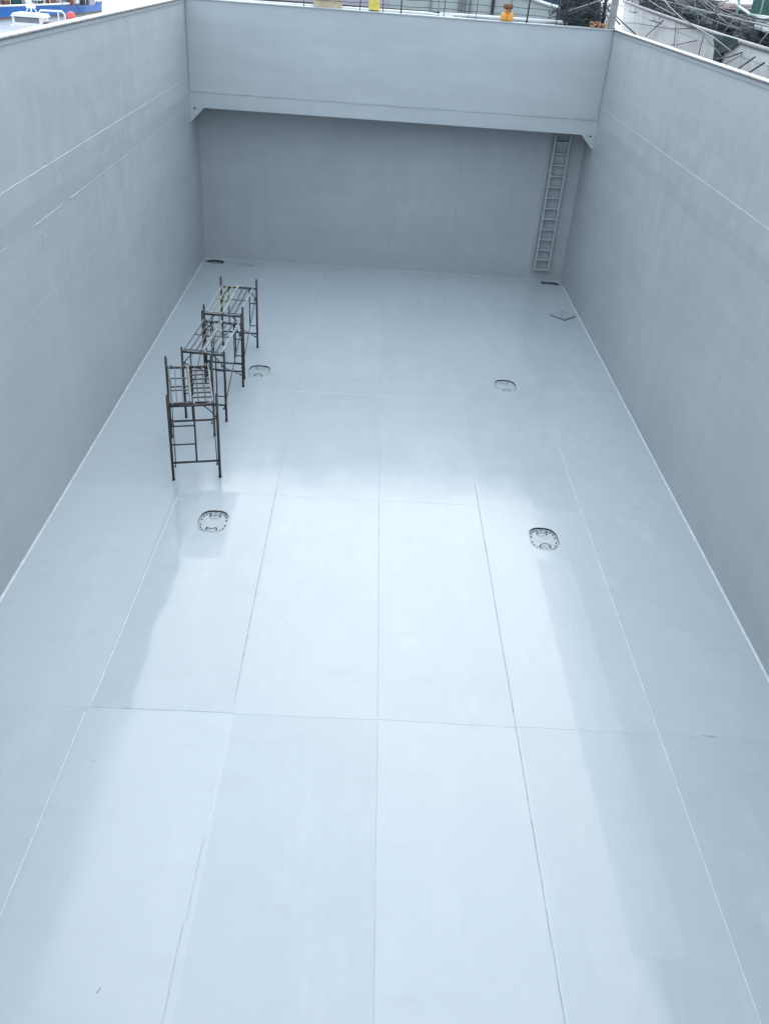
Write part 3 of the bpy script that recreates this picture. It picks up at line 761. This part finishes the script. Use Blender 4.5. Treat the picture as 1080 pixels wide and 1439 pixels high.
lines = [
 ((10.6, 39.5, 9.0), (9.3, 27.0, 8.55), .10, .018, 'rope_grey', 'grey hawser lying over the dark nets'),
 ((10.9, 35.8, 8.95), (9.2, 22.5, 8.60), .15,   .016, 'rope_grey', 'grey hawser sweeping low over the nets to the right edge'),
 ((11.4, 38.0, 9.0), (9.4, 24.0, 8.75), .06, .014, 'rope_grey', 'thin grey cable above the nets near the sacks'),
 ((10.9, 45.0, 8.9), (9.9, 35.5, 8.5), .05, .012, 'rope_pale', 'thin pale line over the farthest nets'),
 ((11.9, 44.0, 9.3), (10.2, 33.0, 8.6), .12, .012, 'rope_pale', 'thin pale line crossing the wide blackish nets'),
 ((11.6, 40.0, 9.5), (9.75, 32.2, 8.45), .05, .012, 'rope_grey', 'grey line falling steeply over the wide blackish nets'),
]
more = [('thin dark cable strung low over the nearest nets', 25, 31, .35, .55), ('thin dark cable strung high over the nearest nets', 24, 33, .62, .75), ('thin grey cable strung between the nearest and middle nets', 27, 36, .5, .9),
        ('dark cable looping over the middle nets', 29, 38, .7, .5), ('thin grey cable looping over the middle nets', 30, 40, .45, .85), ('dark cable strung over the wide blackish nets', 33, 44, .8, .6),
        ('thin grey cable looping low over the wide blackish nets', 34, 46, .4, .7), ('dark cable strung toward the corner post over the farthest nets', 38, 52, .75, .8), ('thin grey cable strung toward the corner post over the farthest nets', 36, 54, .6, 1.0)]
for k, (lab, ya, yb, za, zb) in enumerate(more):
    lines.append(((hx(yb)+.3+.12*(k % 4), yb, ZR+zb), (hx(ya)+.15+.1*(k % 3), ya, ZR+za), .18+.05*(k % 3), .010, 'dark' if 'dark' in lab.split()[:2] else 'rope_grey', lab))
for a, b, d, r, m, lab in lines:
    pipe('mooring_line', sag(a, b, d), r, m, lab, 'rope', 'loose lines over the white vessel')
# thin diagonal spars leaning in the nets
for k, (x, y, dx, dy, h, lab) in enumerate([(10.6, 40.5, .2, -.9, 1.0, 'thin grey spar leaning in the wide blackish nets'), (10.2, 36.6, .3, 1.2, .9, 'thin grey spar leaning over the middle nets'),
                                       (10.0, 33.2, .1, -1.3, .8, 'thin grey spar leaning left above the tarpaulin'), (9.9, 30.6, .25, .9, .75, 'thin grey spar leaning right above the tarpaulin'), (9.8, 28.6, .2, -.7, .8, 'thin grey spar leaning by the nearest nets')]):
    pipe('spar', [(x-.1, y, ZR-.3), (x+dx, y+dy, ZR-.3+h)], .012, 'rope_grey', lab, 'spar')
# green tarpaulin hanging over the hull
mb = MB(); prof = [(28.07, 8.36), (26.65, 8.40), (25.44, 8.40), (25.3, 8.32), (26.21, 8.10), (26.95, 7.95), (27.08, 7.70), (27.85, 7.62), (27.74, 8.02), (28.1, 8.22)]
mb.prism([(hx(y)+hull_off(z)-.10-.02*math.sin(i*1.7), y, z) for i, (y, z) in enumerate(prof)], (.03, 0, 0)); o = mb.build('tarpaulin', M['tarp']); tag(o, 'dark green tarpaulin hanging in a funnel shape over the white hull', 'tarpaulin')
# sacks and crates in the top right corner
for k, (x, y, c, lab) in enumerate([(10.95, 32.0, 'sack', 'tan sack under the green awning rail, leftmost of its row'), (10.88, 31.45, 'sack', 'tan sack under the green awning rail, second in its row'), (10.8, 30.9, 'sack', 'tan sack under the green awning rail, third in its row'), (10.75, 30.35, 'rope_pale', 'pale grey sack at the end of the row of tan sacks')]):
    mb = MB(); rr = random.Random(k)
    mb.lathe([(.14, 0), (.20, .06), (.22, .2), (.20, .38), (.13, .50), (.06, .54), (.08, .60)], (0, 0, 0), 12)
    for v in mb.bm.verts: v.co.x *= rr.uniform(.93, 1.07); v.co.y *= rr.uniform(.93, 1.07)
    o = mb.build('sack', M[c]); o.location = (x, y, ZR-.3+.02); tag(o, lab, 'sack', 'sacks on the white vessel')
def crate(x, y, z, w, l, h, m, lab):
    e = empty('crate', lab, 'crate', (x, y, z), random.uniform(-.2, .2))
    mb = MB(); mb.box((-w, -l, 0), (w, l, h)); mb.build('box', M[m], e)
    mb = MB(); mb.box((-w-.015, -l-.015, h*.7), (w+.015, l+.015, h*.82)); mb.build('band', M['dark'], e)
crate(11.6, 34.6, ZR-.3, .35, .5, .95, 'pink', 'pinkish crate standing behind the dark nets')
crate(12.6, 36.2, ZR-.3, .4, .45, .95, 'flange', 'whitish crate standing behind the dark nets')
crate(10.35, 27.6, ZR+.20, .3, .45, .34, 'white', 'white crate on the nearest nets at the right edge')

# ------------------------------------------------------------------ boats across the water to the left
def blue_ship():
    e = empty('blue_ship', 'blue hulled ship with white upperworks across the water', 'ship', (-41.0, 104.6, Z_WATER), math.radians(-23.3))
    prof = [(0, 1.32), (.18, .62), (.2, .30), (.22, .12), (.3, -.4)]
    ys = [-60, -52, -30, -15, 0, 10, 16, 21]; fl = [2.2, .6, 0, 0, 0, .5, 2.0, 3.6]
    mb = MB(); R = [[(-o-q, y, z+(.5 if y < -55 else 0)) for o, z in prof] for y, q in zip(ys, fl)]
    for k in range(4): mb.strip([r[k] for r in R], [r[k+1] for r in R], (0, 0, 1, 2)[k] if k else 0)
    L = [[(-8+o+q, y, z) for o, z in prof] for y, q in zip(ys, fl)]
    for k in range(4): mb.strip([r[k] for r in L], [r[k+1] for r in L], 0)
    mb.strip([r[0] for r in R], [r[0] for r in L], 3)
    mb.build('hull', [M['blue'], M['boot'], M['lightgrey'], M['deck']], e)
    mb = MB(); mb.tube([(.05-q, y, 1.36) for y, q in zip(ys, fl)], .10, 6); mb.build('gunwale', M['white'], e)
    mb = MB(); mb.box((-7.2, -50, 1.1), (-1.3, 13, 3.3)); mb.build('deckhouse', M['white'], e)
    mb = MB(); mb.box((-6.4, -36, 3.301), (-1.8, -18, 5.6)); mb.build('bridge', M['white'], e)
    rr = random.Random(4)
    y = -48
    while y < 12:
        ww = rr.choice([.12, .15, .5, .9, 1.3]); hh = rr.uniform(.35, .9)
        mb = MB(); mb.box((-1.29, y, 1.55), (-1.24, y+ww, 1.75+hh)); mb.build('window', rr.choice([M['glass'], M['dark'], M['net_teal'], M['glass']]), e)
        y += ww + rr.uniform(.5, 1.6)
    for k in range(9):
        mb = MB(); mb.box((-1.79, -35+k*1.8, 4.1), (-1.75, -33.8+k*1.8, 4.9)); mb.build('bridge_window', M['glass'], e)
    for k, y in enumerate((-44, -10, 4, 15)):
        mb = MB(); tub(mb, (-3.5, y, 1.2), (-3.5, y, 6.3), .12); tub(mb, (-3.5, y, 5.2), (-3.5, y+5, 4.0), .08); mb.build('mast', M['white'], e)
    for i in range(34):
        y = -50+i*2.0
        mb = MB(); tub(mb, (-.35, y, 1.3), (-.35, y, 2.1), .035, 5); mb.build('rail_post', M['white'] if i % 3 else M['dark'], e)
    for i in range(12):
        y = -4+i*1.75+rr.uniform(-.4, .4)
        mb = MB(); mb.box((-1.1, y, 1.2), (-.6, y+rr.uniform(.5, 1.3), 1.6+.5*rr.random())); mb.build('deck_gear', rr.choice([M['pink'], M['dark'], M['white'], M['rust'], M['lilac'], M['net_teal']]), e)
blue_ship()
def white_boat():
    e = empty('small_boat', 'small white boat with wheelhouse, mast and roll bar in front of the blue ship', 'boat', (-33.4, 93, Z_WATER), 0)
    mb = MB(); out = [(-1.9, -.9), (3.6, -1.2), (4.4, -1.0), (4.4, 1.0), (3.6, 1.2), (-1.9, .9), (-2.4, 0)]
    mb.strip([(x, y, .75) for x, y in out+out[:1]], [(x*.95, y*.8, -.3) for x, y in out+out[:1]]); mb.face([(x, y, .72) for x, y in out]); mb.build('hull', M['white'], e)
    mb = MB()
    for a, b in (((-1.75, -.95, .73), (-1.55, .95, 1.5)), ((.75, -.95, .73), (.98, .95, 1.5)), ((-1.55, -.95, .73), (.75, -.9, 1.02)), ((-1.55, .9, .73), (.75, .95, 1.5))): mb.box(a, b)
    mb.build('cabin', M['white'], e)
    mb = MB(); mb.box((-1.54, -.90, 1.021), (.74, -.86, 1.43)); mb.build('window', M['glass'], e)
    mb = MB(); mb.prism([(-1.85, -1.1, 1.501), (1.15, -1.1, 1.501), (1.0, -1.1, 1.75), (-1.6, -1.1, 1.78)], (0, 2.2, 0)); mb.build('cabin_roof', M['white'], e)
    mb = MB(); tub(mb, (-.2, 0, 1.76), (-.2, 0, 3.5), .09); mb.box((-.85, -.05, 2.85), (.45, .05, 2.97)); mb.box((-.55, -.3, 2.2), (.15, .3, 2.42)); tub(mb, (-.75, 0, 1.76), (-.2, 0, 2.6), .05); tub(mb, (.4, 0, 1.76), (-.2, 0, 2.6), .05); mb.build('mast', M['white'], e)
    mb = MB(); mb.tube([(.75, -.8, .73), (.72, -.8, 1.85), (.95, -.8, 2.12), (2.9, -.8, 2.16), (3.15, -.8, 1.95), (3.2, -.8, .73)], .085, 8); mb.tube([(2.55, -.8, .73), (2.55, -.8, 2.15)], .06, 6); mb.build('roll_bar', M['white'], e)
    mb = MB(); mb.lathe([(.05, 0), (.42, .12), (.45, .5), (.3, .85), (.05, .95)], (3.62, -.5, 1.25), 12); mb.tube([(3.62, -.5, .7), (3.62, -.5, 1.3)], .06, 6); mb.build('float', M['red'], e)
    mb = MB(); mb.box((1.0, -.6, .73), (2.5, .6, 1.15)); mb.build('engine_box', M['boot'], e)
white_boat()

# ------------------------------------------------------------------ camera
f_px, pitch, yaw, roll = 1203.48, math.radians(33.0756), math.radians(2.2258), math.radians(4.4428)
F = Vector((math.sin(yaw)*math.cos(pitch), math.cos(yaw)*math.cos(pitch), -math.sin(pitch)))
R0 = Vector((math.cos(yaw), -math.sin(yaw), 0)); U0 = R0.cross(F)
R = math.cos(roll)*R0 + math.sin(roll)*U0; U = -math.sin(roll)*R0 + math.cos(roll)*U0
cd = bpy.data.cameras.new('camera'); cam = bpy.data.objects.new('camera', cd); COL.objects.link(cam)
cam.matrix_world = Matrix(((R.x, U.x, -F.x, -.4945), (R.y, U.y, -F.y, 0), (R.z, U.z, -F.z, 9.6946), (0, 0, 0, 1)))
cd.sensor_fit = 'VERTICAL'; cd.sensor_height = 36; cd.lens = 36*f_px/1439
cd.clip_start = .05; cd.clip_end = 9000
S.camera = cam

# ------------------------------------------------------------------ daylight: bright overcast
EL, AZ = 42, 8          # sun elevation; azimuth from +Y towards +X
w = bpy.data.worlds.new('World'); S.world = w; w.use_nodes = True
nt = w.node_tree; bg = nt.nodes['Background']
sky = nt.nodes.new('ShaderNodeTexSky'); sky.sky_type = 'NISHITA'; sky.sun_disc = False
sky.sun_elevation = math.radians(EL); sky.sun_rotation = math.radians(AZ)
sky.air_density = 1.0; sky.dust_density = 4.0; sky.ozone_density = 1.5; sky.altitude = 0
hs = nt.nodes.new('ShaderNodeHueSaturation'); hs.inputs['Saturation'].default_value = .75
nt.links.new(sky.outputs[0], hs.inputs['Color']); mx = nt.nodes.new('ShaderNodeMix'); mx.data_type = 'RGBA'; mx.inputs[0].default_value = .89
nt.links.new(hs.outputs[0], mx.inputs[6]); cl = nt.nodes.new('ShaderNodeVectorMath'); cl.operation = 'SCALE'; cl.inputs[0].default_value = (4.95, 5.68, 6.2)
gx = nt.nodes.new('ShaderNodeTexCoord'); gs = nt.nodes.new('ShaderNodeSeparateXYZ'); nt.links.new(gx.outputs['Generated'], gs.inputs[0])
gr = nt.nodes.new('ShaderNodeMapRange'); gr.inputs[1].default_value = 0; gr.inputs[2].default_value = 1; gr.inputs[3].default_value = .72; gr.inputs[4].default_value = 1.2
nt.links.new(gs.outputs[2], gr.inputs[0]); nt.links.new(gr.outputs[0], cl.inputs['Scale']); nt.links.new(cl.outputs[0], mx.inputs[7])   # an even cloud layer over most of the clear sky
nt.links.new(mx.outputs[2], bg.inputs[0])
bg.inputs[1].default_value = .13
ld = bpy.data.lights.new('sun', 'SUN'); ld.energy = .5; ld.angle = math.radians(60); ld.color = (1, .97, .93)
sun = bpy.data.objects.new('sun', ld); COL.objects.link(sun)
d = Vector((math.sin(math.radians(AZ))*math.cos(math.radians(EL)), math.cos(math.radians(AZ))*math.cos(math.radians(EL)), math.sin(math.radians(EL))))
sun.rotation_euler = d.to_track_quat('Z', 'Y').to_euler(); sun.location = d*60
vs = S.view_settings; vs.view_transform = 'Standard'; vs.look = 'None'; vs.gamma = 1; vs.use_curve_mapping = False
vs.exposure = 1.47
